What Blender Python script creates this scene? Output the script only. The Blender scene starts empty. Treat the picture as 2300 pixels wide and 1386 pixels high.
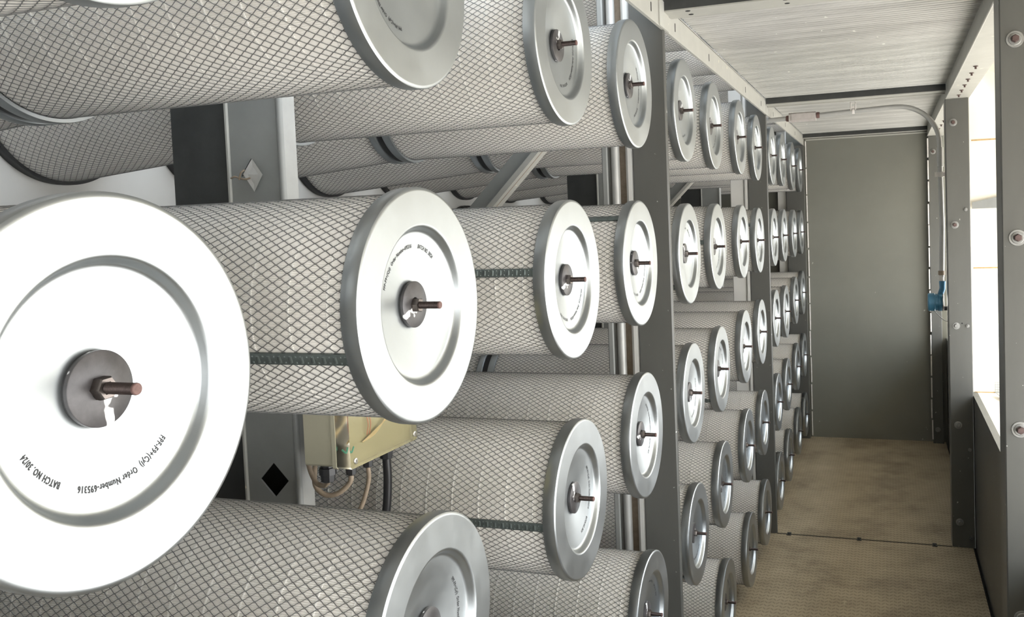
import bpy, math, random
import numpy as np
from mathutils import Matrix, Vector
random.seed(7)
sc = bpy.context.scene
COL = sc.collection
PI = math.pi

# ------------------------------------------------------------------ camera
FZ = 2.053                                    # walkway floor to the datum of the top filter row
cam_d = bpy.data.cameras.new('camera'); cam = bpy.data.objects.new('camera', cam_d); COL.objects.link(cam)
cam_d.sensor_width = 36.0; cam_d.lens = 1954.57 * 36.0 / 2300.0
cam_d.shift_x = (1150 - 1341.56) / 2300.0
cam_d.shift_y = (601.51 - 693.0) / 2300.0
cam_d.clip_start = 0.02; cam_d.clip_end = 100
yaw, pit, rol = 0.323774, -0.047823, -0.037063
Fv = Vector((-math.sin(yaw), math.cos(yaw), 0)); Rv = Vector((math.cos(yaw), math.sin(yaw), 0)); Uv = Vector((0, 0, 1))
F2 = Fv * math.cos(pit) + Uv * math.sin(pit); U2 = Uv * math.cos(pit) - Fv * math.sin(pit)
R3 = Rv * math.cos(rol) + U2 * math.sin(rol); U3 = U2 * math.cos(rol) - Rv * math.sin(rol)
M = Matrix((R3, U3, -F2)).transposed().to_4x4(); M.translation = Vector((0.60633, 0.0, FZ - 0.35935))
cam.matrix_world = M
sc.camera = cam

# ------------------------------------------------------------------ sky
w = bpy.data.worlds.new('World'); sc.world = w; w.use_nodes = True
nt = w.node_tree; nt.nodes.clear()
out = nt.nodes.new('ShaderNodeOutputWorld'); bg = nt.nodes.new('ShaderNodeBackground')
tc = nt.nodes.new('ShaderNodeTexCoord'); sep = nt.nodes.new('ShaderNodeSeparateXYZ'); rmp = nt.nodes.new('ShaderNodeValToRGB')
mp = nt.nodes.new('ShaderNodeMapRange'); mp.inputs['From Min'].default_value = -1; mp.inputs['From Max'].default_value = 1
nt.links.new(tc.outputs['Generated'], sep.inputs[0]); nt.links.new(sep.outputs['Z'], mp.inputs['Value']); nt.links.new(mp.outputs[0], rmp.inputs[0])
e = rmp.color_ramp.elements
e[0].position = 0.0; e[0].color = (0.60, 0.58, 0.545, 1)
e[1].position = 1.0; e[1].color = (0.62, 0.76, 0.92, 1)
a = e.new(0.34); a.color = (0.66, 0.645, 0.615, 1)
a = e.new(0.43); a.color = (0.83, 0.82, 0.80, 1)
nt.links.new(rmp.outputs[0], bg.inputs['Color']); bg.inputs['Strength'].default_value = 6.9
nt.links.new(bg.outputs[0], out.inputs[0])

sc.view_settings.view_transform = 'Standard'; sc.view_settings.look = 'None'
sc.view_settings.gamma = 1; sc.view_settings.use_curve_mapping = False
sc.view_settings.exposure = 0.38

# ------------------------------------------------------------------ materials
def mat(name, col, rough=0.5, metal=0.0, noise=0.0, nscale=6.0, bump=0.0, bscale=60.0, spots=None, spec=None,
        stretch=(1, 1, 1), rvar=0.0, alpha=None, trans=0.0):
    m = bpy.data.materials.new(name); m.use_nodes = True
    n = m.node_tree.nodes; l = m.node_tree.links; b = n['Principled BSDF']
    b.inputs['Base Color'].default_value = (*col, 1); b.inputs['Roughness'].default_value = rough
    b.inputs['Metallic'].default_value = metal
    if spec is not None: b.inputs['Specular IOR Level'].default_value = spec
    if trans: b.inputs['Transmission Weight'].default_value = trans; b.inputs['IOR'].default_value = 1.3
    t = n.new('ShaderNodeTexCoord'); mpn = n.new('ShaderNodeMapping'); mpn.inputs['Scale'].default_value = stretch
    l.new(t.outputs['Object'], mpn.inputs['Vector'])
    last = None
    if noise:
        nz = n.new('ShaderNodeTexNoise'); nz.inputs['Scale'].default_value = nscale; nz.inputs['Detail'].default_value = 8
        nz.inputs['Roughness'].default_value = 0.65
        l.new(mpn.outputs[0], nz.inputs['Vector'])
        r = n.new('ShaderNodeValToRGB'); r.color_ramp.elements[0].position = 0.3; r.color_ramp.elements[1].position = 0.7
        lo = tuple(max(0, c * (1 - noise)) for c in col); hi = tuple(min(1, c * (1 + noise * .8)) for c in col)
        r.color_ramp.elements[0].color = (*lo, 1); r.color_ramp.elements[1].color = (*hi, 1)
        l.new(nz.outputs['Fac'], r.inputs[0]); last = r.outputs[0]
        if rvar:
            mr = n.new('ShaderNodeMapRange'); mr.inputs['To Min'].default_value = rough - rvar; mr.inputs['To Max'].default_value = rough + rvar
            mr.inputs['From Min'].default_value = .3; mr.inputs['From Max'].default_value = .7
            l.new(nz.outputs['Fac'], mr.inputs['Value']); l.new(mr.outputs[0], b.inputs['Roughness'])
    if spots:
        scale, thr, scol = spots
        nz2 = n.new('ShaderNodeTexNoise'); nz2.inputs['Scale'].default_value = scale; nz2.inputs['Detail'].default_value = 2
        l.new(t.outputs['Object'], nz2.inputs['Vector'])
        r2 = n.new('ShaderNodeValToRGB'); r2.color_ramp.elements[0].position = thr; r2.color_ramp.elements[1].position = thr + .02
        l.new(nz2.outputs['Fac'], r2.inputs[0])
        mx = n.new('ShaderNodeMix'); mx.data_type = 'RGBA'
        l.new(r2.outputs[0], mx.inputs[0])
        if last: l.new(last, mx.inputs[6])
        else: mx.inputs[6].default_value = (*col, 1)
        mx.inputs[7].default_value = (*scol, 1); last = mx.outputs[2]
    if last: l.new(last, b.inputs['Base Color'])
    if bump:
        nb = n.new('ShaderNodeTexNoise'); nb.inputs['Scale'].default_value = bscale; nb.inputs['Detail'].default_value = 5
        l.new(mpn.outputs[0], nb.inputs['Vector'])
        bp = n.new('ShaderNodeBump'); bp.inputs['Strength'].default_value = bump; bp.inputs['Distance'].default_value = 0.002
        l.new(nb.outputs['Fac'], bp.inputs['Height']); l.new(bp.outputs[0], b.inputs['Normal'])
    return m

GALV = mat('galvanised_sheet', (0.425, 0.45, 0.462), 0.40, 1.0, noise=0.07, nscale=9, bump=0.02, bscale=25, rvar=0.05)
MEDIA = mat('pleated_filter_paper', (0.95, 0.925, 0.885), 0.9, noise=0.02, nscale=14)
GLUE = mat('glue_bead', (0.91, 0.89, 0.85), 0.85)
WIRE = mat('expanded_steel_wire', (0.18, 0.18, 0.177), 0.55, 0.3)
SEAM = mat('folded_steel_seam', (0.16, 0.19, 0.185), 0.38, 0.7, noise=.15, nscale=60)
RUBBER = mat('black_rubber', (0.018, 0.018, 0.019), 0.55)
WASHER = mat('dark_steel_washer', (0.060, 0.056, 0.058), 0.36, 0.2, noise=0.35, nscale=45, spots=(38, 0.62, (0.8, 0.8, 0.8)))
NUT = mat('nut_steel', (0.15, 0.13, 0.12), 0.3, 0.9, noise=.3, nscale=90)
STUD = mat('stud_steel', (0.06, 0.045, 0.042), 0.45, 0.7, noise=.3, nscale=120)
RUSTTIP = mat('rusty_stud_tip', (0.15, 0.085, 0.075), 0.65, 0.2, noise=.3, nscale=200)
INK = mat('black_ink', (0.03, 0.03, 0.032), 0.7)
DARK = mat('shaded_post_paint', (0.10, 0.10, 0.092), 0.36, noise=0.10, nscale=7, spots=(55, 0.74, (0.5, 0.5, 0.47)), stretch=(1, 1, .35))  # same grey as the rails, darkened for faces turned from the light
DEEP = mat('dark_steel_and_shade', (0.045, 0.047, 0.046), 0.5, noise=0.3, nscale=12)  # dark steel parts, also the painted shade on the beam webs
MIDG = mat('mid_grey_paint', (0.33, 0.33, 0.315), 0.5, noise=.12, nscale=12)
RAIL = mat('lit_rail_paint', (0.41, 0.405, 0.37), 0.5, noise=0.07, nscale=10, spots=(30, 0.72, (0.62, 0.58, 0.48)))  # same grey as the posts, lightened for faces in direct light
GREYP = mat('grey_channel_paint', (0.25, 0.255, 0.245), 0.45, noise=0.10, nscale=9)
SHEET = mat('light_grey_wall_paint', (0.60, 0.595, 0.57), 0.6, noise=0.05, nscale=4)
ENDW = mat('end_wall_paint', (0.19, 0.19, 0.165), 0.28, noise=0.06, nscale=3, spots=(30, 0.76, (0.45, 0.45, 0.4)))
SEAL = mat('white_sealant', (0.72, 0.69, 0.66), 0.7, noise=.15, nscale=40)
CEIL = mat('galvanised_corrugated_sheet', (0.56, 0.555, 0.53), 0.5, 0.3, noise=0.25, nscale=5, stretch=(.5, 3, 1), spots=(40, .75, (.85, .85, .8)))
GROOVE_SHADE = mat('painted_groove_shade', (0.085, 0.083, 0.078), 0.6, noise=.3, nscale=20)  # dark colour standing in for shade in the ceiling grooves
CREAM = mat('cream_hood_paint', (0.86, 0.81, 0.70), 0.6, noise=0.03, nscale=6)
RUSTY = mat('rust_stain', (0.50, 0.33, 0.15), 0.8, noise=.3, nscale=40)
CONDUIT = mat('galvanised_conduit', (0.46, 0.46, 0.445), 0.5, 0.4, noise=.08, nscale=20)
FITTING = mat('cast_conduit_fitting', (0.55, 0.51, 0.49), 0.5, 0.3, noise=.1, nscale=40)
JBOX = mat('beige_polycarbonate', (0.42, 0.40, 0.30), 0.5, noise=.05, nscale=12)
LID = mat('clear_tinted_lid', (0.90, 0.87, 0.74), 0.12, trans=1.0)
COPPER = mat('yellow_wire', (0.75, 0.60, 0.35), 0.4)
REDW = mat('red_wire', (0.62, 0.25, 0.16), 0.4)
GREENW = mat('green_wire', (0.12, 0.40, 0.30), 0.4)
BROWN = mat('brown_cable_sheath', (0.30, 0.235, 0.17), 0.55, noise=.25, nscale=60)
BLACKC = mat('black_cable_sheath', (0.02, 0.02, 0.022), 0.35)
BLUE = mat('blue_enamel', (0.05, 0.17, 0.28), 0.3, 0.2, noise=.2, nscale=25)
CHROME = mat('bright_screw', (0.75, 0.73, 0.7), 0.25, 0.9)
ZINC = mat('zinc_washer', (0.30, 0.30, 0.29), 0.5, 0.5, noise=.2, nscale=60)
BOLTR = mat('rusty_bolt_head', (0.12, 0.08, 0.075), 0.5, 0.4, noise=.3, nscale=120)
TAGM = mat('pale_metal_tag', (0.62, 0.61, 0.58), 0.5, 0.1, noise=.08, nscale=40)
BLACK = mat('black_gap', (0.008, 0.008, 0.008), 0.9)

def tread_material():
    m = bpy.data.materials.new('brown_tread_plate'); m.use_nodes = True
    n = m.node_tree.nodes; l = m.node_tree.links; b = n['Principled BSDF']; b.inputs['Roughness'].default_value = 0.62
    b.inputs['Metallic'].default_value = 0.15
    t = n.new('ShaderNodeTexCoord')
    big = n.new('ShaderNodeTexNoise'); big.inputs['Scale'].default_value = 2.6; big.inputs['Detail'].default_value = 9; big.inputs['Roughness'].default_value = .68
    l.new(t.outputs['Object'], big.inputs['Vector'])
    r = n.new('ShaderNodeValToRGB'); el = r.color_ramp.elements
    el[0].position = .33; el[0].color = (0.26, 0.21, 0.15, 1); el[1].position = .68; el[1].color = (0.50, 0.42, 0.30, 1)
    a = el.new(.5); a.color = (0.41, 0.34, 0.235, 1)
    l.new(big.outputs['Fac'], r.inputs[0])
    sp = n.new('ShaderNodeTexNoise'); sp.inputs['Scale'].default_value = 22; sp.inputs['Detail'].default_value = 4
    l.new(t.outputs['Object'], sp.inputs['Vector'])
    r3 = n.new('ShaderNodeValToRGB'); r3.color_ramp.elements[0].position = .68; r3.color_ramp.elements[1].position = .74
    l.new(sp.outputs['Fac'], r3.inputs[0])
    mx0 = n.new('ShaderNodeMix'); mx0.data_type = 'RGBA'; l.new(r3.outputs[0], mx0.inputs[0]); l.new(r.outputs[0], mx0.inputs[6]); mx0.inputs[7].default_value = (.50, .43, .30, 1)
    def M_(op, *args):
        q = n.new('ShaderNodeMath'); q.operation = op
        for i, v in enumerate(args):
            if isinstance(v, (int, float)): q.inputs[i].default_value = v
            else: l.new(v, q.inputs[i])
        return q.outputs[0]
    sx = n.new('ShaderNodeSeparateXYZ'); l.new(t.outputs['Object'], sx.inputs[0])
    px = 0.017; py = 0.033                                        # herringbone of slanted lugs in columns
    u = M_('DIVIDE', sx.outputs['X'], px); cu = M_('FLOOR', u); fu = M_('SUBTRACT', M_('SUBTRACT', u, cu), .5)
    par = M_('SUBTRACT', M_('MULTIPLY', M_('FRACT', M_('MULTIPLY', cu, .5)), 4.0), 1.0)    # -1 / +1
    v = M_('DIVIDE', sx.outputs['Y'], py)
    v2 = M_('ADD', v, M_('MULTIPLY', M_('MULTIPLY', fu, par), .55))
    fv = M_('ABSOLUTE', M_('SUBTRACT', M_('FRACT', v2), .5))
    lug = M_('MULTIPLY', M_('LESS_THAN', fv, .18), M_('LESS_THAN', M_('ABSOLUTE', fu), .38))
    sm = n.new('ShaderNodeMapRange'); l.new(lug, sm.inputs['Value']); sm.inputs['To Min'].default_value = 1.0; sm.inputs['To Max'].default_value = 0.70
    mx = n.new('ShaderNodeMix'); mx.data_type = 'RGBA'; mx.blend_type = 'MULTIPLY'; mx.inputs[0].default_value = 1
    l.new(mx0.outputs[2], mx.inputs[6]); l.new(sm.outputs[0], mx.inputs[7]); l.new(mx.outputs[2], b.inputs['Base Color'])
    bp = n.new('ShaderNodeBump'); bp.inputs['Strength'].default_value = .5; bp.inputs['Distance'].default_value = .002
    l.new(lug, bp.inputs['Height']); l.new(bp.outputs[0], b.inputs['Normal'])
    return m
TREAD = tread_material()

# ------------------------------------------------------------------ mesh helpers
class MB:
    def __init__(s): s.v = []; s.f = []; s.sm = []
    def add(s, vs, fs, smooth=False):
        o = len(s.v); s.v += [tuple(q) for q in vs]; s.f += [tuple(i + o for i in f) for f in fs]; s.sm += [smooth] * len(fs); return s
    def box(s, x0, x1, y0, y1, z0, z1):
        vs = [(x, y, z) for x in (x0, x1) for y in (y0, y1) for z in (z0, z1)]
        return s.add(vs, [(0, 1, 3, 2), (4, 6, 7, 5), (0, 4, 5, 1), (2, 3, 7, 6), (0, 2, 6, 4), (1, 5, 7, 3)])
    def bbox(s, x0, x1, y0, y1, z0, z1, b=.006, axis='z'):
        # box with chamfered long edges along `axis`
        if axis == 'z':
            pr = [(x0 + b, y0), (x1 - b, y0), (x1, y0 + b), (x1, y1 - b), (x1 - b, y1), (x0 + b, y1), (x0, y1 - b), (x0, y0 + b)]
            return s.prism([(p[0], p[1], z0) for p in pr], (0, 0, z1 - z0))
        if axis == 'y':
            pr = [(x0 + b, z0), (x1 - b, z0), (x1, z0 + b), (x1, z1 - b), (x1 - b, z1), (x0 + b, z1), (x0, z1 - b), (x0, z0 + b)]
            return s.prism([(p[0], y0, p[1]) for p in pr], (0, y1 - y0, 0))
        pr = [(y0 + b, z0), (y1 - b, z0), (y1, z0 + b), (y1, z1 - b), (y1 - b, z1), (y0 + b, z1), (y0, z1 - b), (y0, z0 + b)]
        return s.prism([(x0, p[0], p[1]) for p in pr], (x1 - x0, 0, 0))
    def prism(s, ring, d):
        n = len(ring); vs = list(ring) + [(p[0] + d[0], p[1] + d[1], p[2] + d[2]) for p in ring]
        fs = [tuple(range(n))[::-1], tuple(range(n, 2 * n))] + [(i, (i + 1) % n, n + (i + 1) % n, n + i) for i in range(n)]
        return s.add(vs, fs)
    def lathe(s, prof, seg=64, axis='x', c=(0, 0, 0), smooth=True, cap=(False, False)):
        # prof: (axial, radius)
        vs = []; fs = []
        for a, r in prof:
            for k in range(seg):
                t = 2 * PI * k / seg
                if axis == 'x': q = (a, r * math.cos(t), r * math.sin(t))
                elif axis == 'y': q = (r * math.sin(t), a, r * math.cos(t))
                else: q = (r * math.cos(t), r * math.sin(t), a)
                vs.append((q[0] + c[0], q[1] + c[1], q[2] + c[2]))
        for i in range(len(prof) - 1):
            for k in range(seg):
                k2 = (k + 1) % seg
                fs.append((i * seg + k, i * seg + k2, (i + 1) * seg + k2, (i + 1) * seg + k))
        s.add(vs, fs, smooth)
        o = len(s.v) - len(vs)
        if cap[0]: s.f.append(tuple(range(o, o + seg))); s.sm.append(False)
        if cap[1]: s.f.append(tuple(range(o + (len(prof) - 1) * seg, o + len(prof) * seg))); s.sm.append(False)
        return s
    def cyl(s, c, r, h, axis='z', seg=24):
        return s.lathe([(0, r), (h, r)], seg, axis, c, cap=(True, True))
    def hexa(s, c, r, h, axis='x'):
        return s.lathe([(0, r), (h * .85, r), (h, r * .86)], 6, axis, c, smooth=False, cap=(True, True))
    def tube(s, pts, r, seg=12):
        pts = [Vector(p) for p in pts]; vs = []; fs = []
        up = Vector((0.13, 0.2, 1)).normalized()
        for i, p in enumerate(pts):
            d = (pts[min(i + 1, len(pts) - 1)] - pts[max(i - 1, 0)]).normalized()
            a = d.cross(up)
            if a.length < 1e-3: a = d.cross(Vector((1, 0, 0)))
            a.normalize(); b = d.cross(a).normalized(); up = b if b.dot(up) > 0 else -b
            a = d.cross(up).normalized()
            for k in range(seg):
                t = 2 * PI * k / seg; vs.append(p + a * (r * math.cos(t)) + up * (r * math.sin(t)))
        for i in range(len(pts) - 1):
            for k in range(seg):
                k2 = (k + 1) % seg; fs.append((i * seg + k, i * seg + k2, (i + 1) * seg + k2, (i + 1) * seg + k))
        s.add(vs, fs, True)
        o = len(s.v) - len(vs); s.f += [tuple(range(o, o + seg)), tuple(range(len(s.v) - seg, len(s.v)))]; s.sm += [False, False]
        return s
    def mesh(s, name, m):
        me = bpy.data.meshes.new(name); me.from_pydata(s.v, [], s.f); me.polygons.foreach_set('use_smooth', s.sm)
        me.materials.append(m); me.update()
        import bmesh
        bm = bmesh.new(); bm.from_mesh(me); bmesh.ops.recalc_face_normals(bm, faces=bm.faces); bm.to_mesh(me); bm.free(); me.set_sharp_from_angle(angle=math.radians(38))
        return me
def put(name, me, parent=None, loc=(0, 0, 0), rot=(0, 0, 0), label=None):
    o = bpy.data.objects.new(name, me); COL.objects.link(o)
    o.location = loc; o.rotation_euler = rot
    if parent: o.parent = parent
    if label: o['label'] = label
    return o
def obj(name, mb, m, parent=None, loc=(0, 0, 0), rot=(0, 0, 0), label=None):
    return put(name, mb.mesh(name, m), parent, loc, rot, label)
def tag(o, label, cat, group=None):
    o['label'] = label; o['category'] = cat
    if group: o['group'] = group
    return o
def struct(o): o['kind'] = 'structure'; return o
def root(name, loc, label, cat, group=None):
    o = bpy.data.objects.new(name, None); COL.objects.link(o); o.location = loc; o.empty_display_size = .05
    return tag(o, label, cat, group)
def spline(pts, n=10):
    P = [Vector(p) for p in pts]; P = [P[0] * 2 - P[1]] + P + [P[-1] * 2 - P[-2]]; o = []
    for i in range(1, len(P) - 2):
        for k in range(n):
            t = k / n
            o.append(.5 * ((2 * P[i]) + (-P[i - 1] + P[i + 1]) * t + (2 * P[i - 1] - 5 * P[i] + 4 * P[i + 1] - P[i + 2]) * t * t + (-P[i - 1] + 3 * P[i] - 3 * P[i + 1] + P[i + 2]) * t ** 3))
    return o + [P[-2]]
def np_mesh(name, V, Q, m, smooth=False):
    me = bpy.data.meshes.new(name); nv = len(V); nq = len(Q)
    me.vertices.add(nv); me.vertices.foreach_set('co', V.astype(np.float32).ravel())
    me.loops.add(nq * 4); me.loops.foreach_set('vertex_index', Q.astype(np.int32).ravel())
    me.polygons.add(nq); me.polygons.foreach_set('loop_start', np.arange(0, nq * 4, 4, dtype=np.int32))
    me.polygons.foreach_set('use_smooth', np.full(nq, smooth))
    me.update(calc_edges=True); me.validate(); me.materials.append(m); return me

# ------------------------------------------------------------------ the setting
YD = [0.25, 2.465, 4.68]                       # lines of the main posts
YE = 6.86                                      # end wall
ZT = 0.27 + FZ                                 # top of the rail over the posts
# floor: tread plates with a dark joint at each line of posts
yb = [-1.9, 0.25, 2.465, 4.68, YE]
for i in range(4):
    struct(obj('floor', MB().box(-1.368, .982, yb[i] + .006, yb[i + 1] - .002, -.012, 0), TREAD))
struct(obj('floor', MB().box(-1.45, 1.02, -1.9, YE, -.10, -.035), BLACK))
# ceiling: corrugated sheet, ribs across the walkway, one sheet per bay
def ceiling_bars(y0, y1):
    mb = MB(); p = .029; z = .279 + FZ; y = y0
    while y + .020 < y1:
        mb.prism([(.0065, y + .001, z + .014), (.0065, y, z + .004), (.0065, y + .003, z), (.0065, y + .012, z), (.0065, y + .0155, z + .004), (.0065, y + .0145, z + .014)], (.979, 0, 0))
        y += p
    return mb
for i in range(4):
    struct(obj('ceiling', ceiling_bars(yb[i] + .01, yb[i + 1] - .005), CEIL))
    struct(obj('ceiling', MB().box(.0065, .985, yb[i] + .01, yb[i + 1] - .002, .294 + FZ, .302 + FZ), GROOVE_SHADE))  # dark backing sheet paints shade into the gaps between the bars
struct(obj('wall_left', MB().box(-1.42, -1.372, -1.9, YE + .05, -.02, 3.35), SHEET))
struct(obj('wall_back', MB().box(-1.42, 1.03, YE, YE + .03, -.035, 3.35), ENDW))
struct(obj('ceiling', MB().box(-1.42, 0.0, -1.9, YE + .05, 3.35, 3.38), SHEET))  # unseen roof added over the filter bay to darken gaps behind filters
# kick panels of the right wall, below each opening
SILL = -1.282 + FZ
for i, (y0, y1) in enumerate(((-1.9, .249), (.251, 2.469), (2.471, 4.679), (4.681, YE))):
    struct(obj('wall_right', MB().box(.996, 1.006, y0, y1, -.034, SILL).box(.996, 1.022, y0, y1, SILL - .002, SILL + .003), DARK))
struct(obj('wall_front_light_block', MB().box(-1.42, 1.03, -1.93, -1.9, -.02, 3.35), DARK))  # added behind the camera to keep light off the post faces
# sealant beads on the end wall joints (broken strokes)
def bead(x, z0, z1, n, seed, y=None):
    y = YE if y is None else y
    rr = random.Random(seed); mb = MB(); z = z0; L = (z1 - z0) / n
    for i in range(n):
        dx = rr.uniform(-.0025, .0025); zz = z + rr.uniform(.0, .012)
        mb.bbox(x + dx - .0045, x + dx + .0045, y - .007, y, zz, z + L - rr.uniform(.004, .014), .002)
        z += L
    return mb
struct(obj('trim_1', bead(.020, .0, .235 + FZ, 11, 1), SEAL))
struct(obj('trim_2', bead(.887, .02, .20 + FZ, 14, 2, 6.797), SEAL))
struct(obj('trim_3', MB().box(.02, .9, YE - .012, YE, .232 + FZ, .242 + FZ), RAIL))

# ------------------------------------------------------------------ weather hoods outside the right wall
APRON = .22                                   # how far the outer panel comes down, below the datum
def hood(y0, y1, label, first=False):
    t = root('weather_hood', (1.0, y0, SILL), label, 'weather hood', 'cream weather hoods outside the wall openings')
    H = .34 + FZ - SILL; L = y1 - y0; D = .90
    seams = [0, .64, 1.28, H - .0]
    sl = -.55
    zt = lambda x: H + .06 + sl * x
    for k, (z0, z1) in enumerate(((0, .638), (.642, 1.283), (1.287, None))):
        ring = [(0.002, L, z0), (D, L, z0), (D, L, zt(D) if z1 is None and zt(D) > z0 else (z1 or z0 + .02)), (0.002, L, zt(0) if z1 is None else z1)]
        obj('side_panel', MB().prism([(q[0], L - .006, q[2]) for q in ring], (0, .004, 0)), CREAM, t)
    obj('roof_panel', MB().prism([(.002, 0, zt(.002)), (D, 0, zt(D)), (D, 0, zt(D) + .006), (.002, 0, zt(.002) + .006)], (0, L - .001, 0)), CREAM, t)
    obj('front_panel', MB().box(D, D + .006, 0, L - .001, 1.282 - APRON, zt(D) + .004), CREAM, t)
    obj('bottom_panel', MB().prism([(.03, 0, -.012), (.30, 0, -.03), (.30, 0, -.036), (.03, 0, -.018)], (0, L - .001, 0)), CREAM, t)
    for q in ((.01, .5, .001, .006), (.012, .5, .636, .6425), (.012, .5, 1.281, 1.2875)):
        obj('rust_streak', MB().box(q[0], q[1], L - .0085, L - .006, q[2], q[3]), RUSTY, t, label='brown rust along a panel joint')
    # stiffening blade across the side panel
    zb = -.338 + FZ - SILL
    obj('blade', MB().prism([(.010, L - .03, zb - .004), (.40, L - .03, zb - .004), (.40, L - .03, zb + .105), (.010, L - .03, zb + .029)], (0, .006, 0)), GREYP, t, label='grey blade across the side panel')
    # bird screen piece and bracket at the foot of the side panel
    g = MB()
    for k in range(12): g.box(.105 + k * .0125, .1062 + k * .0125, L - .012, L - .0108, .004, .062)
    for k in range(5): g.box(.105, .245, L - .0125, L - .0113, .006 + k * .0125, .0072 + k * .0125)
    obj('bird_screen', g, GREYP, t)
    obj('bracket', MB().prism([(.105, L - .01, .002), (.25, L - .01, .002), (.25, L - .32, -.012), (.16, L - .32, -.012)], (0, 0, .003)), TAGM, t)
    return t
hood(-1.9, .29, 'cream weather hood outside the opening nearest the viewer, beside the first bay')
hood(.31, 2.50, 'cream weather hood outside the opening before the nearest bolted right post')
hood(2.50, 4.80, 'bright cream weather hood seen between the two bolted right posts, with seams and grey blade')
hood(4.80, 6.82, 'cream weather hood seen as a thin bright sliver beside the conduit, by the end wall')

# ------------------------------------------------------------------ posts, rails, beams
def bolt(parent, x, y, z, rw=.0215, rusty=True, name='bolt'):
    b = obj(name, MB().hexa((0, -.006, 0), .0095, -.007, 'y') if False else MB().lathe([(-.017, .0), (-.017, .008), (-.015, .0098), (-.004, .0098)], 6, 'y', (0, 0, 0), smooth=False), BOLTR if rusty else ZINC, parent, (x, y, z))
    obj('washer', MB().lathe([(-.0035, .006), (-.0045, .011), (-.0045, .014), (-.0025, .016), (-.0025, rw - .001), (-.001, rw), (0, rw)], 32, 'y'), ZINC, b)
    return b
labs = ['dark grey channel post on the filter side, first of the walkway, behind the nearest cap',
        'tall dark grey post on the filter side between the near and middle filter groups',
        'dark grey post on the filter side between the middle and far filter groups',
        'dark grey post on the filter side against the end wall']
for i, y in enumerate(YD + [6.79]):
    t = root('steel_post', (0, y, 0), labs[i], 'post', 'filter side posts')
    d = .013 if i < 3 else .065
    H = .235 + FZ
    if i < 3:
        obj('web', MB().bbox(-.100, .006, 0, .012, 0, .196 + FZ, .004).box(-.096, -.0015, 0, .012, .196 + FZ, 3.3), DARK, t)
        obj('flange', MB().box(0, .0062, .010, d, 0, .196 + FZ), DARK, t)
        obj('back_lip', MB().bbox(-.124, -.098, 0.004, .05, 0, 3.3, .008), SHEET, t, label='pale rounded lip along the rear edge')
    else:
        obj('web', MB().box(-.124, .006, 0, d, 0, .196 + FZ), DARK, t)
labs2 = ['pale channel upright behind the nearest filter side post', 'pale channel upright with a grey pipe inside, left of the nearest tall dark post',
         'broad pale upright left of the second dark post', 'pale upright left of the end wall post']
for i, y in enumerate(YD + [6.80]):
    t = root('channel_upright', (-.16, y, 0), labs2[i], 'upright', 'pale uprights behind the posts')
    if i < 2:
        obj('web', MB().box(-.036, .03, .050, .054, 0, 3.3), BROWN, t, label='brown recess')  # recess web in plain brown
        obj('flange', MB().bbox(-.038, -.020, .008, .054, 0, 3.3, .003), GREYP, t)
    else:
        obj('web', MB().bbox(-.036, .034, .012, .05, 0, 3.3, .003), SHEET, t)
t = root('vertical_pipe', (-.158, 2.484, 0), 'grey vertical pipe standing in the recess left of the nearest tall dark post', 'pipe')
obj('pipe', MB().cyl((0, 0, 0), .0128, 3.3), CONDUIT, t)
obj('coupling', MB().lathe([(0, .0128), (.002, .0158), (.045, .0158), (.047, .0128)], 24, 'z', (0, 0, 1.02)), CONDUIT, t)

# right side posts
rl = ['dark grey bolted post at the right edge, nearest the viewer', 'dark grey bolted post on the right, halfway down the walkway', 'narrow dark post in the far right corner by the end wall',
      'dark grey bolted post on the right wall beside the viewer']
for i, (y, x1, zs) in enumerate(((2.465, .995, (.076, -.429, -.928, -1.43, -1.93)), (4.68, .994, (.088, -.419, -1.427, -1.924)), (6.80, .966, (-1.95, .09)), (.25, .995, (.08, -.93)))):
    t = root('steel_post', (.885, y, 0), rl[i], 'post', 'window side posts')
    ww = x1 - .885; x0 = 0
    if i == 2: x0 = .007
    obj('web', MB().bbox(x0, ww, 0, .012, 0, .204 + FZ, .003), DARK, t)
    obj('flange', MB().box(ww - .008, ww, .01, .11 if i != 2 else .055, 0, .204 + FZ), DARK, t)
    if i != 2: obj('flange', MB().box(x0, x0 + .008, .01, .11, 0, .204 + FZ), DARK, t)
    for z in zs: bolt(t, .036 if i != 2 else .04, 0, z + FZ, .0215 if i in (0, 3) else .019, rusty=(z > -1))
    if i == 1:
        for z in (-.345, -.925, -1.55, -2.0):
            obj('side_stud', MB().cyl((.088, -.014, z + FZ), .004, .014, 'y', 10).lathe([(-.007, .009), (-.001, .009)], 6, 'y', (.088, 0, z + FZ), cap=(True, True)), ZINC, t)
        obj('side_stud', MB().hexa((.036, -.001, -.925 + FZ), .011, -.01, 'y').lathe([(-.001, .017), (0, .017)], 20, 'y', (.036, 0, -.925 + FZ), cap=(True, False)), ZINC, t, label='small bright bolt')
        obj('hole', MB().cyl((.062, -.0008, -.912 + FZ), .0035, .0006, 'y', 10), BLACK, t)

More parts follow.
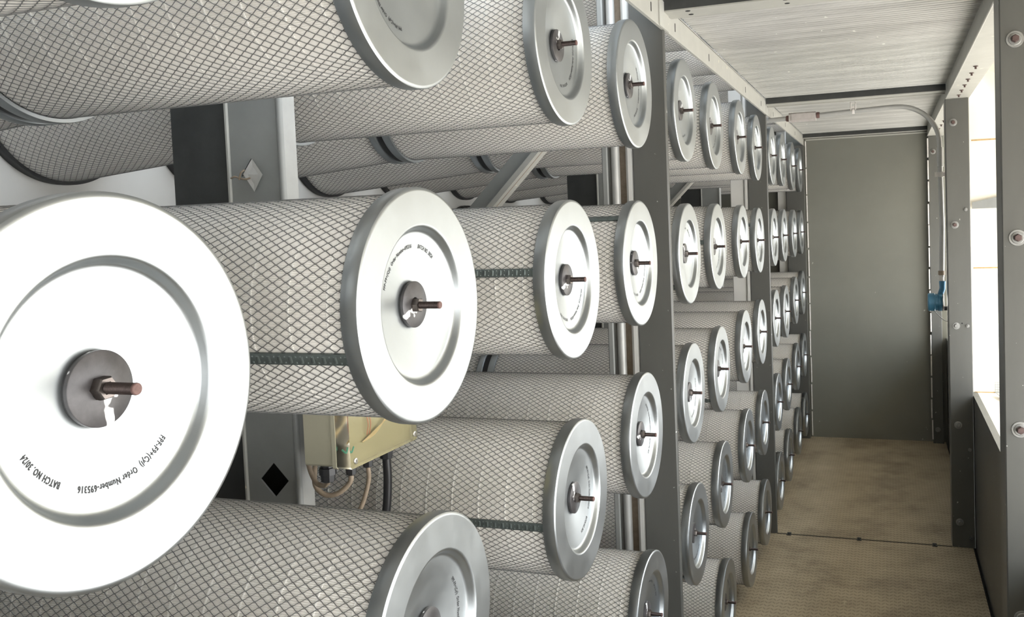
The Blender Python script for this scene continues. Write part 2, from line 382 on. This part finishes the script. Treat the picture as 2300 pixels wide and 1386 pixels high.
# rail over the filter side posts, in lengths joined at the posts
def slot(parent, y, z):
    obj('slot', MB().bbox(.0062, .0068, y - .0035, y + .0035, z - .013, z + .013, .002, axis='x'), BLACK, parent)
rlab = ['pale grey slotted rail along the ceiling edge, length nearest the viewer', 'pale grey slotted rail along the ceiling edge, over the middle filter group',
        'pale grey slotted rail along the ceiling edge, over the far filter group']
for i, (y0, y1) in enumerate(((-1.9, 2.462), (2.468, 4.678), (4.684, YE))):
    t = root('slotted_rail', (0, y0, .20 + FZ), rlab[i], 'rail', 'slotted rails over the filter side posts')
    L = y1 - y0
    obj('face', MB().box(.000, .006, 0, L, 0, .072), RAIL, t)
    obj('lower_lip', MB().box(-.001, .0075, 0, L, -.003, .001), RAIL, t)
    obj('upper_lip', MB().box(-.001, .006, 0, L, .070, .076), RAIL, t)
    sl = {0: (1.35, 1.88, 2.33), 1: (2.613, 3.142, 3.99, 4.5), 2: (5.0, 5.6, 6.2)}[i]
    for y in sl: slot(t, y - y0, .032)
# plate joint at nearest tall post
t = root('splice_plate', (0.006, 2.465, .20 + FZ), 'pale splice plate joining the ceiling rails at the nearest tall dark post', 'plate')
obj('plate', MB().bbox(0, .004, -.055, .055, -.002, .075, .001, axis='x'), RAIL, t)
obj('weld', MB().tube([(.004, .05, .077), (.006, .075, .080), (.008, .10, .074)], .005, 8), SEAL, t)

# right rail: box section over the openings
t = root('edge_rail', (.89, -1.9, .21 + FZ), 'long grey box rail above the window openings on the right', 'rail')
obj('face', MB().box(0, .006, 0, YE + 1.9, 0, .135), RAIL, t)
obj('underside', MB().box(.0, .108, 0, YE + 1.9, -.004, .002), RAIL, t)
obj('lip', MB().tube([(0, 0, -.002), (0, YE + 1.9, -.002)], .0035, 8), RAIL, t)
rr = random.Random(3)
for k in range(12):
    y = 4.55 + 0 * k - k * .17 if k < 6 else 5.0 + (k - 6) * .25
    b = MB().cyl((0, 0, -.012), .004, .012, 'z', 8).lathe([(-.003, .009), (0, .009)], 6, 'z', (0, 0, 0), cap=(True, True))
    obj('screw', b, BOLTR, t, (.05, y + 1.9, -.004))

# ceiling cross beams
bl = ['pale grey cross beam with bolt holes under the ceiling at the nearest tall post', 'cross beam under the ceiling at the second post, above the conduit', 'cross beam under the ceiling against the end wall', 'cross beam under the ceiling beside the viewer']
for i, y in enumerate((2.465, 4.68, 6.79, .25)):
    t = root('cross_beam', (0, y, .25 + FZ), bl[i], 'beam', 'ceiling cross beams')
    obj('web', MB().box(.008, .985, 0, .006, 0, .030), DEEP, t, label='beam web with its shade painted dark')  # web coloured dark for the shade up in the ceiling recess
    dd = (.095, .075, .06, .09)[i]
    obj('flange', MB().box(.008, .985, 0, dd, -.004, .0), RAIL, t)
    if i == 1: obj('lip', MB().box(.008, .985, dd - .012, dd, -.010, -.004), RAIL, t)
    if i == 0:
        for x, yy in ((.075, .018), (.075, .062), (.35, .018), (.35, .062), (.62, .018), (.62, .062)):
            obj('bolt_hole', MB().lathe([(-.0046, .0075), (-.004, .0075)], 12, 'z', (x, yy, 0), cap=(True, True)), BLACK, t)

# floor joint bars with clamp clips
for i, y in enumerate((4.68, 2.465)):
    t = root('floor_joint', (0, y, 0), ['thin dark joint across the tread floor at the second pair of posts', 'thin dark joint across the tread floor at the nearest pair of posts'][i], 'floor joint', 'joints across the tread floor')
    obj('gap_strip', MB().box(.004, .884, -.003, .006, -.010, .0012), BLACK, t)
    for x in (.068, .43, .80):
        obj('clip', MB().box(x - .012, x + .012, -.02, -.006, 0.0005, .004).box(x - .010, x + .010, .009, .022, 0.0005, .004).cyl((x, -.013, .004), .005, .004, 'z', 8), DEEP, t)

# ------------------------------------------------------------------ middle uprights deep between the filters
def mid_post(y, label, near=False):
    t = root('middle_upright', (-.58, y, 0), label, 'upright', 'middle uprights deep between the filters')
    obj('dark_channel', MB().box(-.145, -.004, .010, .07, 0, 3.3), DEEP, t, label='dark steel channel half')
    obj('edge', MB().bbox(-.006, .002, -.004, .03, 0, 3.3, .002), RAIL, t)
    # grey web with diamond shaped cut-outs
    x0, x1 = .002, .118; hz = [1.84 - .0, 1.231] if near else []
    mb = MB(); zs = [0.0]
    cx = .062; r = .033; r2 = .034
    prev = 0.0
    for z in sorted(hz[1:] if near else []):
        mb.box(x0, x1, 0, .004, prev, z - r2)
        # panel around a diamond hole
        O = [(x0, z - r2), (cx, z - r2), (x1, z - r2), (x1, z), (x1, z + r2), (cx, z + r2), (x0, z + r2), (x0, z)]
        D = [(cx - r * .5, z - r2 * .5), (cx, z - r2 * .999), (cx + r * .5, z - r2 * .5), (cx + r, z), (cx + r * .5, z + r2 * .5), (cx, z + r2 * .999), (cx - r * .5, z + r2 * .5), (cx - r, z)]
        for k in range(8):
            k2 = (k + 1) % 8
            q = [O[k], O[k2], D[k2], D[k]]
            mb.add([(p[0], 0, p[1]) for p in q] + [(p[0], .004, p[1]) for p in q], [(0, 1, 2, 3), (4, 7, 6, 5), (3, 2, 6, 7), (0, 4, 5, 1)])
        prev = z + r2
    mb.box(x0, x1, 0, .004, prev, 3.3)
    obj('web', mb, GREYP, t)
    obj('hollow_shade_back', MB().box(x0, x1 - .002, .034, .038, 0, 3.3), BLACK, t)  # black sheet stands in for the shade inside the hollow upright
    obj('front_flange', MB().bbox(.116, .125, -.002, .038, 0, 3.3, .002), MIDG, t)
    obj('front_corner', MB().tube([(.119, .0, 0), (.119, .0, 3.3)], .0065, 10), GREYP, t)
    return t
mp0 = mid_post(1.36, 'grey and dark upright with diamond cut-out, deep between the second and third filters', True)
mid_post(3.585, 'dark upright deep between the sixth and seventh filters, behind the nearest tall post')
mid_post(5.80, 'dark upright deep between the filters of the far group')
# tag wired to the upright
t = root('metal_tag', (-.523, 1.355, 1.812), 'pale square tag hanging on edge from a rusty wire on the grey upright', 'tag')
r = .029
obj('plate', MB().prism([(0, 0, -.030), (.030, -.012, 0.0), (-.002, 0.0, .032), (-.024, .0, .004)], (.003, -.003, 0)), TAGM, t)
obj('side', MB().prism([(-.024, .0, .004), (-.002, 0, .032), (-.004, .004, .030), (-.028, .004, .0)], (0, -.002, 0)), DEEP, t)
obj('wire', MB().tube(spline([(-.052, 0, -.002), (-.038, -.006, .0), (-.026, -.004, -.004), (-.014, -.006, -.006), (-.004, -.005, -.004)]), .0018, 6)
    .tube(spline([(-.030, -.004, -.006), (-.022, -.008, .006), (-.016, -.004, .012)]), .0016, 6), BROWN, t)

# diagonal braces
for i, y in enumerate((2.455, 4.66)):
    t = root('diagonal_brace', (-1.36, y, .95), ['pale diagonal brace rising between the filters left of the nearest tall post', 'pale diagonal brace behind the middle filter group'][i], 'brace', 'diagonal braces')
    def strip(off, wdt, y0, y1):
        # bar running at 45 degrees in the XZ plane; off = perpendicular offset
        dx, dz = .7071, .7071; nx, nz = -.7071, .7071; Ln = 1.56
        P = lambda s_, o_: (dx * s_ - nx * 0 + nx * o_ * 1.0, dz * s_ + nz * o_)
        q = [P(0, off), P(0, off + wdt), P(Ln, off + wdt), P(Ln, off)]
        return MB().prism([(a_, y0, b_) for a_, b_ in q], (0, y1 - y0, 0))
    obj('web', strip(.012, .05, 0, .05), GREYP, t)
    obj('flange', strip(0, .016, -.012, .05), RAIL, t)
    obj('rust_line', strip(-.0006, .0008, .012, .016), BROWN, t)

# ------------------------------------------------------------------ filter cartridges
NX, NC = 32, 82
def wire_mesh(name, x0, x1, r0, r1, nx=NX, nc=NC, wid=.0012, h=.0007):
    # strands of expanded metal: every strand winds round the cartridge, flattening at the knots
    sub = 4; nu = nx * 2 * sub
    u = np.arange(nu + 1) / sub                                # half-diamonds
    a = u - .30 * np.sin(2 * PI * u) / (2 * PI)
    X = x0 + (x1 - x0) * u / (2 * nx); Rr = r0 + (r1 - r0) * u / (2 * nx)
    V = []; Q = []; off = 0
    base = np.arange(nc) / nc * 2 * PI
    step = PI / nc                                              # half a circumferential pitch
    for sgn in (1, -1):
        for b in base:
            th = b + sgn * a * step
            dth = np.gradient(th) * Rr; dx = np.gradient(X); ln = np.hypot(dx, dth)
            nxv = -dth / ln; ntv = dx / ln                      # normal in the surface
            rows = []
            for k, (o_, hh) in enumerate(((-wid / 2, 0), (-wid * .2, h), (wid * .2, h), (wid / 2, 0))):
                xx = X + nxv * o_; tt = th + ntv * o_ / Rr; rr_ = Rr + hh
                rows.append(np.stack([xx, rr_ * np.cos(tt), rr_ * np.sin(tt)], -1))
            P = np.stack(rows, 1).reshape(-1, 3); V.append(P)
            i = np.arange(nu)[:, None] * 4 + np.arange(3)[None, :]
            q = np.stack([i, i + 1, i + 5, i + 4], -1).reshape(-1, 4) + off
            Q.append(q if sgn > 0 else q); off += len(P)
    return np_mesh(name, np.concatenate(V), np.concatenate(Q), WIRE)
def pleats(name, x0, x1, r0, r1, n=330, depth=.0028, cone=False):
    V = []; Q = []
    nr = 2
    for k, x in enumerate((x0, x1)):
        R_ = (r0, r1)[k]
        j = np.arange(2 * n); t = j / (2 * n) * 2 * PI
        rr_ = np.where(j % 2 == 0, R_, R_ - depth)
        V.append(np.stack([np.full(2 * n, x), rr_ * np.cos(t), rr_ * np.sin(t)], -1))
    j = np.arange(2 * n); j2 = (j + 1) % (2 * n)
    Q = np.stack([j, j2, j2 + 2 * n, j + 2 * n], -1)
    V = np.concatenate(V)
    me = np_mesh(name, V, Q, MEDIA)
    return me
def beads(name, x0, x1, r0, r1, n):
    mb = MB()
    for k in range(n):
        f = (k + .5) / n; x = x0 + (x1 - x0) * f; r = r0 + (r1 - r0) * f
        mb.lathe([(x - .0016, r - .004), (x - .001, r - .0003), (x + .001, r - .0003), (x + .0016, r - .004)], 160, smooth=False)
    return mb.mesh(name, GLUE)
def seam_mesh(name, x0, x1, r0, r1):
    # strip lying at angle 0 (towards +Y), 14 mm wide, punched with pairs of dimples
    mb = MB(); L = abs(x1 - x0); n = int(L / .0082)
    rad = lambda x: r0 + (r1 - r0) * (x - x0) / (x1 - x0)
    V = []
    for s_ in (0, 1):
        x = (x0, x1)[s_]; r = rad(x)
        V += [(x, r - .001, -.0078), (x, r + .0026, -.0078), (x, r + .0034, -.0065), (x, r + .0034, .0065), (x, r + .0026, .0078), (x, r - .001, .0078)]
    mb.add(V, [(i, i + 1, i + 7, i + 6) for i in range(5)])
    for k in range(n):
        x = x0 + (x1 - x0) * (k + .5) / n; r = rad(x) + .0034
        zz = .0042; sgn = 1 if k % 2 else -1
        for z in (-zz, zz):
            mb.add([(x - .0015, r, z - .0013), (x + .0015, r, z - .0013), (x + .0015, r, z + .0013), (x - .0015, r, z + .0013), (x, r + .0013, z)], [(0, 1, 4), (1, 2, 4), (2, 3, 4), (3, 0, 4)], True)
        if k % 2: mb.add([(x - .0028, r, -.005), (x + .0028, r, -.005), (x + .0028, r, .005), (x - .0028, r, .005), (x - .0016, r + .0009, -.004), (x + .0016, r + .0009, -.004), (x + .0016, r + .0009, .004), (x - .0016, r + .0009, .004)],
                         [(0, 1, 5, 4), (1, 2, 6, 5), (2, 3, 7, 6), (3, 0, 4, 7), (4, 5, 6, 7)])
    return mb.mesh(name, SEAM)
CAPP = [(-.026, .1555), (-.026, .1605), (-.0235, .1618), (-.020, .1618), (-.019, .1625), (-.005, .1625), (-.002, .1618), (-.0006, .1600), (0, .1575), (0, .1570), (0, .1125), (0, .1115), (-.0006, .1095), (-.002, .1080),
        (-.0045, .1066), (-.0090, .1046), (-.0110, .1034), (-.0125, .1014), (-.0131, .0990), (-.0132, .0975)]
for k in range(1, 9):
    f = k / 8; CAPP.append((-.0132 - .0146 * f ** 1.0, .0975 - .0925 * f))
ME_cap = MB().lathe(CAPP, 224).mesh('end_cap', GALV)
ME_rearring = MB().lathe([(-.652, .1555), (-.652, .1615), (-.654, .1625), (-.672, .1625), (-.675, .161), (-.675, .1)], 160).mesh('rear_ring', GALV)
ME_gasket = MB().lathe([(-.675, .150), (-.675, .157), (-.694, .157), (-.694, .150)], 96).mesh('gasket', RUBBER)
ME_washer_r = MB().lathe([(-.0300, .0318), (-.0200, .0318), (-.0198, .0300)], 64).mesh('rubber_washer', RUBBER)
ME_washer = MB().lathe([(-.0210, .0322), (-.0172, .0322), (-.0168, .0316), (-.0168, .0098), (-.020, .0096)], 64).mesh('washer', WASHER)
ME_nut = MB().lathe([(-.0195, .0104), (-.0095, .0104), (-.0078, .0092), (-.0078, .0058)], 6, smooth=False).mesh('nut', NUT)
def stud_mesh():
    prof = []; x = -.022
    while x < .0205: prof += [(x, .0051), (x + .0007, .0046)]; x += .0014
    prof += [(.0212, .0053)]
    return MB().lathe(prof, 20, smooth=True).mesh('stud', STUD)
ME_stud = stud_mesh()
ME_tip = MB().lathe([(.0205, .0051), (.0226, .0050), (.0232, .0044), (.0232, .0001)], 20, smooth=False).mesh('stud_tip', RUSTTIP)
ME_mesh = wire_mesh('wire_mesh', -.653, -.024, .1542, .1542)
ME_media = pleats('pleated_media', -.655, -.022, .1530, .1530)
ME_beads = beads('glue_beads', -.655, -.022, .1530, .1530, 11)
ME_seam = seam_mesh('seam_strip', -.653, -.024, .1545, .1545)
CX0, CX1 = -1.352, -.712
ME_cmesh = wire_mesh('wire_mesh', CX1 - .002, CX0, .1542, .2084, 32, 82)
ME_cmedia = pleats('pleated_media', CX1, CX0, .1530, .2070)
ME_cbeads = beads('glue_beads', CX1, CX0, .1530, .2070, 11)
ME_cseam = seam_mesh('seam_strip', CX1 - .002, CX0, .1545, .2087)
ME_cfront = MB().lathe([(-.694, .148), (-.694, .161), (-.696, .1625), (-.713, .1625), (-.716, .161), (-.716, .155)], 160).mesh('front_ring', GALV)
ME_cback = MB().lathe([(-1.345, .2080), (-1.345, .2160), (-1.356, .2160), (-1.358, .2145), (-1.371, .2145), (-1.371, .18)], 160).mesh('base_gasket', RUBBER)

def text_mesh():
    S1, S2 = 'FPF-F9+(Cyl)  Order Number-695316', 'BATCH NO. 30/24'
    V = []; F_ = []; A = 0.0
    for s_, span, a0 in ((S1, math.radians(68), 0.0), (S2, math.radians(30), math.radians(80))):
        cu = bpy.data.curves.new('txt', 'FONT'); cu.body = s_; cu.size = .0078; cu.resolution_u = 2; cu.space_character = 1.15; cu.offset = .0002
        o = bpy.data.objects.new('txt', cu); COL.objects.link(o)
        dg = bpy.context.evaluated_depsgraph_get(); me = o.evaluated_get(dg).to_mesh()
        vs = [v.co.copy() for v in me.vertices]; off = len(V); xm = max(v.x for v in vs)
        for v in vs:
            phi = -(a0 + v.x / xm * span); r = .0795 + v.y
            x = -.0132 - .0146 * (.0975 - r) / .0925 + .00035
            V.append((x, r * math.cos(phi), r * math.sin(phi)))
        F_ += [tuple(i + off for i in p.vertices) for p in me.polygons]
        o.evaluated_get(dg).to_mesh_clear()
        bpy.data.objects.remove(o); bpy.data.curves.remove(cu)
    me = bpy.data.meshes.new('printed_text'); me.from_pydata(V, [], F_); me.materials.append(INK); me.update(); return me
ME_text = text_mesh()

YC = dict(zip('ABCDEFGHIJKL', [0.5483, 1.0579, 1.6625, 2.1714, 2.7593, 3.2603, 3.8584, 4.3756, 4.983, 5.4876, 6.0859, 6.6146]))
DZ = .4592
OFF = {('A', 2): -.019, ('C', 1): .009, ('C', 2): -.007, ('G', 1): .008, ('J', 1): .008, ('D', 3): .010, ('E', 3): .006, ('F', 2): .006, ('G', 2): .008,
       ('F', 4): .016, ('G', 4): .014, ('D', 4): -.010, ('I', 4): -.020, ('J', 4): -.012, ('J', 3): -.014, ('L', 3): .009, ('F', 5): .013, ('I', 5): -.016, ('K', 5): .010, ('L', 5): .012}
TEXTA = {('A', 2): -42, ('B', 2): 161, ('C', 2): -18, ('C', 1): 18, ('B', 1): -92, ('C', 3): 35, ('D', 3): 59, ('B', 3): 36, ('D', 2): -5, ('E', 1): -60, ('F', 1): -20, ('E', 2): 150, ('F', 2): -10, ('D', 1): 40, ('D', 4): 120}
SEAMA = {('B', 2): -160, ('C', 2): 171, ('D', 2): 131, ('C', 3): -176, ('E', 2): -140, ('E', 4): -138, ('F', 3): -140, ('H', 2): 150, ('F', 2): 172}
ROWN = {0: 'upper level row', 1: 'top row', 2: 'second row down', 3: 'middle row', 4: 'fourth row down', 5: 'bottom row'}
POS = {'A': 'nearest the viewer', 'B': 'second from the viewer', 'C': 'third from the viewer', 'D': 'just before the nearest tall dark post',
       'E': 'just past the nearest tall dark post', 'F': 'second past the nearest tall dark post', 'G': 'third past the nearest tall dark post', 'H': 'just before the second dark post',
       'I': 'just past the second dark post', 'J': 'second past the second dark post', 'K': 'second from the end wall', 'L': 'next to the end wall'}
rs = random.Random(11)
SKIP_CYL = set()
SKIP_CONE = set()
#SKIPLISTS
def cylinder_filter(c, r, z):
    lab = 'capped round pleated filter, %s, %s' % (ROWN[r], POS[c])
    t = root('cylindrical_filter', (0, YC[c], z), lab, 'air filter', 'capped cylindrical air filters')
    put('end_cap', ME_cap, t); put('pleated_media', ME_media, t); put('wire_mesh', ME_mesh, t, rot=(rs.uniform(0, 6.28), 0, 0))
    put('glue_beads', ME_beads, t)
    sa = SEAMA.get((c, r)); sa = rs.uniform(-60, 40) if sa is None else sa
    put('seam_strip', ME_seam, t, rot=(math.radians(sa), 0, 0), label='dark dimpled steel seam strip')
    put('rear_ring', ME_rearring, t); put('gasket', ME_gasket, t)
    ta = TEXTA.get((c, r)); ta = rs.uniform(-180, 180) if ta is None else ta
    put('printed_text', ME_text, t, rot=(math.radians(ta), 0, 0))
    dy, dz_ = rs.uniform(-.0025, .0025), rs.uniform(-.0025, .0025)
    ws = put('washer', ME_washer, t, (0, dy, dz_), (rs.uniform(0, 6.28), 0, 0))
    put('rubber_pad', ME_washer_r, ws)
    put('nut', ME_nut, t, rot=(rs.uniform(0, 1), 0, 0))
    st = put('stud', ME_stud, t)
    put('stud_tip', ME_tip, st, label='rusty brown end of the stud')
    return t
def cone_filter(c, r, z):
    lab = 'conical rear filter, %s, %s' % (ROWN[r], POS[c])
    t = root('conical_filter', (0, YC[c], z), lab, 'air filter', 'conical rear air filters')
    put('pleated_media', ME_cmedia, t); put('wire_mesh', ME_cmesh, t, rot=(rs.uniform(0, 6.28), 0, 0)); put('glue_beads', ME_cbeads, t)
    put('front_ring', ME_cfront, t); put('base_gasket', ME_cback, t)
    put('seam_strip', ME_cseam, t, rot=(math.radians(rs.uniform(-60, 40)), 0, 0), label='dark dimpled steel seam strip')
    return t
for r in range(0, 6):
    for c in 'ABCDEFGHIJKL':
        if r == 0 and c in 'ABCD': continue
        z = FZ - (r - 1) * DZ + OFF.get((c, r), 0) - (.012 if r == 0 else 0)
        if (c, r) not in SKIP_CYL: cylinder_filter(c, r, z)
        if r >= 1: cone_filter(c, r, z)

# ------------------------------------------------------------------ junction box with cables
JX0, JX1, JX2, JY0, JY1, JZ0, JZ1 = -.402, -.334, -.305, 1.302, 1.530, FZ - .776, FZ - .610
t = root('junction_box', (-.36, 1.41, JZ0), 'beige junction box with a clear lid on the grey upright between the filters', 'junction box')
def rel(p): return (p[0] + .36, p[1] - 1.41, p[2] - JZ0)
def rbox(x0, x1, y0, y1, z0, z1, b=.004, axis='x'):
    a_ = rel((x0, y0, z0)); b_ = rel((x1, y1, z1)); return MB().bbox(a_[0], b_[0], a_[1], b_[1], a_[2], b_[2], b, axis)
obj('body', rbox(JX0, JX1 - .008, JY0 + .002, JY1, JZ0 + .003, JZ1, .004), JBOX, t)
obj('rim', rbox(JX1 - .008, JX1, JY0 - .001, JY1 + .002, JZ0, JZ1 + .002, .004), JBOX, t)
obj('clear_lid', rbox(JX1 + .0005, JX2, JY0, JY1 + .001, JZ0 + .001, JZ1, .004), LID, t, label='clear tinted lid')
for yy, zz in ((JY0 + .014, JZ0 + .014), (JY1 - .010, JZ0 + .014)):
    sc_ = obj('lid_screw', MB().lathe([(0, .0055), (.0025, .0055), (.003, .0048), (.003, .0018), (.0015, .0016)], 16, 'x', rel((JX2, yy, zz))), CHROME, t)
def wires(mb_pts, m, r=.0011):
    mb = MB()
    for p_ in mb_pts: mb.tube(spline([rel(q) for q in p_], 8), r, 6)
    return obj('wire', mb, m, t)
wz = FZ - .72
wires([[(JX1 + .006, 1.36 + k * .0, wz - .02), (JX1 + .010, 1.40, wz - .012 + k * .003), (JX1 + .012, 1.435 + k * .006, wz + .012), (JX1 + .010, 1.44 + k * .006, wz + .04), (JX1 + .008, 1.42, wz + .06)] for k in range(3)], COPPER, .0013)
wires([[(JX1 + .006, 1.375 + k * .008, wz - .01), (JX1 + .01, 1.378 + k * .008, wz + .01), (JX1 + .008, 1.374 + k * .008, wz + .03)] for k in range(2)], REDW, .0012)
wires([[(JX1 + .006, 1.315, wz - .022), (JX1 + .012, 1.320, wz - .028), (JX1 + .012, 1.328, wz - .02)]], GREENW, .002)
gl = [(-.368, 1.322), (-.352, 1.370), (-.352, 1.425), (-.350, 1.487)]
for x, y in gl:
    big = .0155 if y in (1.322, 1.487) else .012
    q = rel((x, y, JZ0))
    obj('cable_gland', MB().lathe([(-.030, big * .55), (-.028, big * .8), (-.016, big * .85), (-.0155, big), (-.003, big), (-.002, big * .8), (.004, big * .8)], 8, 'z', q, smooth=False), BLACKC, t)
def cable(pts, r, m, label):
    p0 = pts[0]; c_ = root('cable', p0, label, 'cable')
    obj('sheath', MB().tube(spline([(p[0] - p0[0], p[1] - p0[1], p[2] - p0[2]) for p in pts], 10), r, 12), m, c_)
zb_ = JZ0 - .028
cable([(-.350, 1.487, zb_), (-.350, 1.487, zb_ - .05), (-.356, 1.482, zb_ - .12), (-.38, 1.47, zb_ - .22), (-.45, 1.44, zb_ - .5)], .0085, BLACKC, 'thick black cable dropping from the farthest gland of the junction box')
cable([(-.352, 1.425, zb_), (-.352, 1.424, zb_ - .03), (-.362, 1.412, zb_ - .075), (-.385, 1.40, zb_ - .12), (-.42, 1.39, zb_ - .3)], .0045, BROWN, 'brown cable dropping straight from the third gland of the junction box')
cable([(-.352, 1.370, zb_), (-.354, 1.366, zb_ - .016), (-.372, 1.356, zb_ - .033), (-.396, 1.350, zb_ - .036), (-.418, 1.350, zb_ - .018), (-.430, 1.37, zb_ + .02), (-.434, 1.385, zb_ + .06)], .0048, BROWN, 'brown cable looping low from the second gland of the junction box to the upright')
cable([(-.368, 1.322, zb_), (-.371, 1.324, zb_ - .004), (-.384, 1.330, zb_ - .012), (-.402, 1.334, zb_ - .010), (-.416, 1.338, zb_ + .006), (-.422, 1.338, zb_ + .026)], .0045, BROWN, 'short brown cable looping tight from the nearest gland of the junction box')

# ------------------------------------------------------------------ conduit at the ceiling of the far bay
CY = 4.85
t = root('conduit', (-.05, CY, .19 + FZ), 'galvanised conduit running under the ceiling and bending down the right side', 'conduit')
def cr(p): return (p[0] + .05, p[1] - CY, p[2] - .19)
arc = [(.62, CY, .205)]
Rb = .205; cxb = .662; czb = .205 - Rb
for k in range(13):
    a_ = PI / 2 - k * (PI / 2) / 12; arc.append((cxb + Rb * math.cos(a_), CY, czb + Rb * math.sin(a_)))
pts = [(-.05, CY, .181), (.25, CY, .19), (.44, CY, .199)] + arc + [(.868, CY, -.16), (.872, CY, -.42), (.868, CY, -.60), (.866, CY, -.69)]
obj('tube', MB().tube([cr(p) for p in pts], .0125, 16), CONDUIT, t)
obj('inspection_body', MB().bbox(*(cr((.108, CY - .022, .163))[0], cr((.250, 0, 0))[0]), -.022, .022, -.026, .022, .008, axis='x')
    .bbox(.172, .286, -.026, -.018, -.022, .018, .003, axis='x'), FITTING, t)
obj('collar', MB().lathe([(0, .0145), (.006, .0165), (.016, .0165), (.018, .0145)], 20, 'x', (.142, 0, -.005)).lathe([(0, .0145), (.002, .0165), (.012, .0165), (.018, .0145)], 20, 'x', (.302, 0, .002)), RUSTTIP, t)
obj('coupling', MB().lathe([(0, .0125), (.002, .0155), (.10, .0155), (.102, .0125)], 20, 'z', (.918, 0, -.31)), CONDUIT, t)
h = obj('hanger', MB().bbox(.478, .484, -.012, .012, .012, .058, .002).bbox(.502, .508, -.012, .012, .012, .058, .002).box(.478, .508, -.012, .012, .050, .054).box(.486, .500, -.008, .008, .006, .034)
        .lathe([(0, .0135), (.001, .0150), (.013, .0150), (.014, .0135)], 20, 'x', (.486, 0, .010)), SEAL, t)
obj('strap', MB().lathe([(0, .0128), (0, .0165), (.026, .0165), (.026, .0128)], 20, 'z', (.920, 0, -.362)).box(.890, .950, -.014, -.010, -.360, -.338).cyl((.896, -.016, -.349), .004, .004, 'y', 8), SEAL, t)
obj('end_nipple', MB().lathe([(0, .013), (.001, .0165), (.022, .0165), (.023, .013)], 12, 'z', (.915, 0, -.870), smooth=False), BROWN, t)
obj('end_nipple', MB().cyl((.915, 0, -.905), .0125, .035, 'z', 16), SEAL, t)
t = root('blue_instrument', (.84, CY, FZ - .83), 'blue round instrument housing below the conduit on the right', 'instrument')
obj('neck', MB().lathe([(.075, .014), (.118, .017), (.12, .014)], 16, 'z', (.028, 0, 0), cap=(True, True)).tube([(.028, 0, .08), (.018, 0, .05)], .015, 12), BLUE, t)
obj('housing', MB().lathe([(-.045, .0), (-.045, .043), (-.040, .047), (-.012, .047), (-.010, .044), (.004, .044), (.006, .047), (.022, .047), (.026, .045)], 40, 'x', (.0, 0, .01)), BLUE, t)
obj('cover_ring', MB().lathe([(.026, .045), (.026, .048), (.031, .048), (.033, .043), (.033, .0)], 40, 'x', (0, 0, .01)), CHROME, t)
obj('side_port', MB().cyl((.030, 0, -.024), .011, .045, 'x', 16), BLACKC, t)
obj('wire', MB().tube(spline([(-.015, 0, -.034), (.005, -.004, -.058), (.03, -.006, -.082), (.06, -.004, -.095)]), .0022, 8), CONDUIT, t)
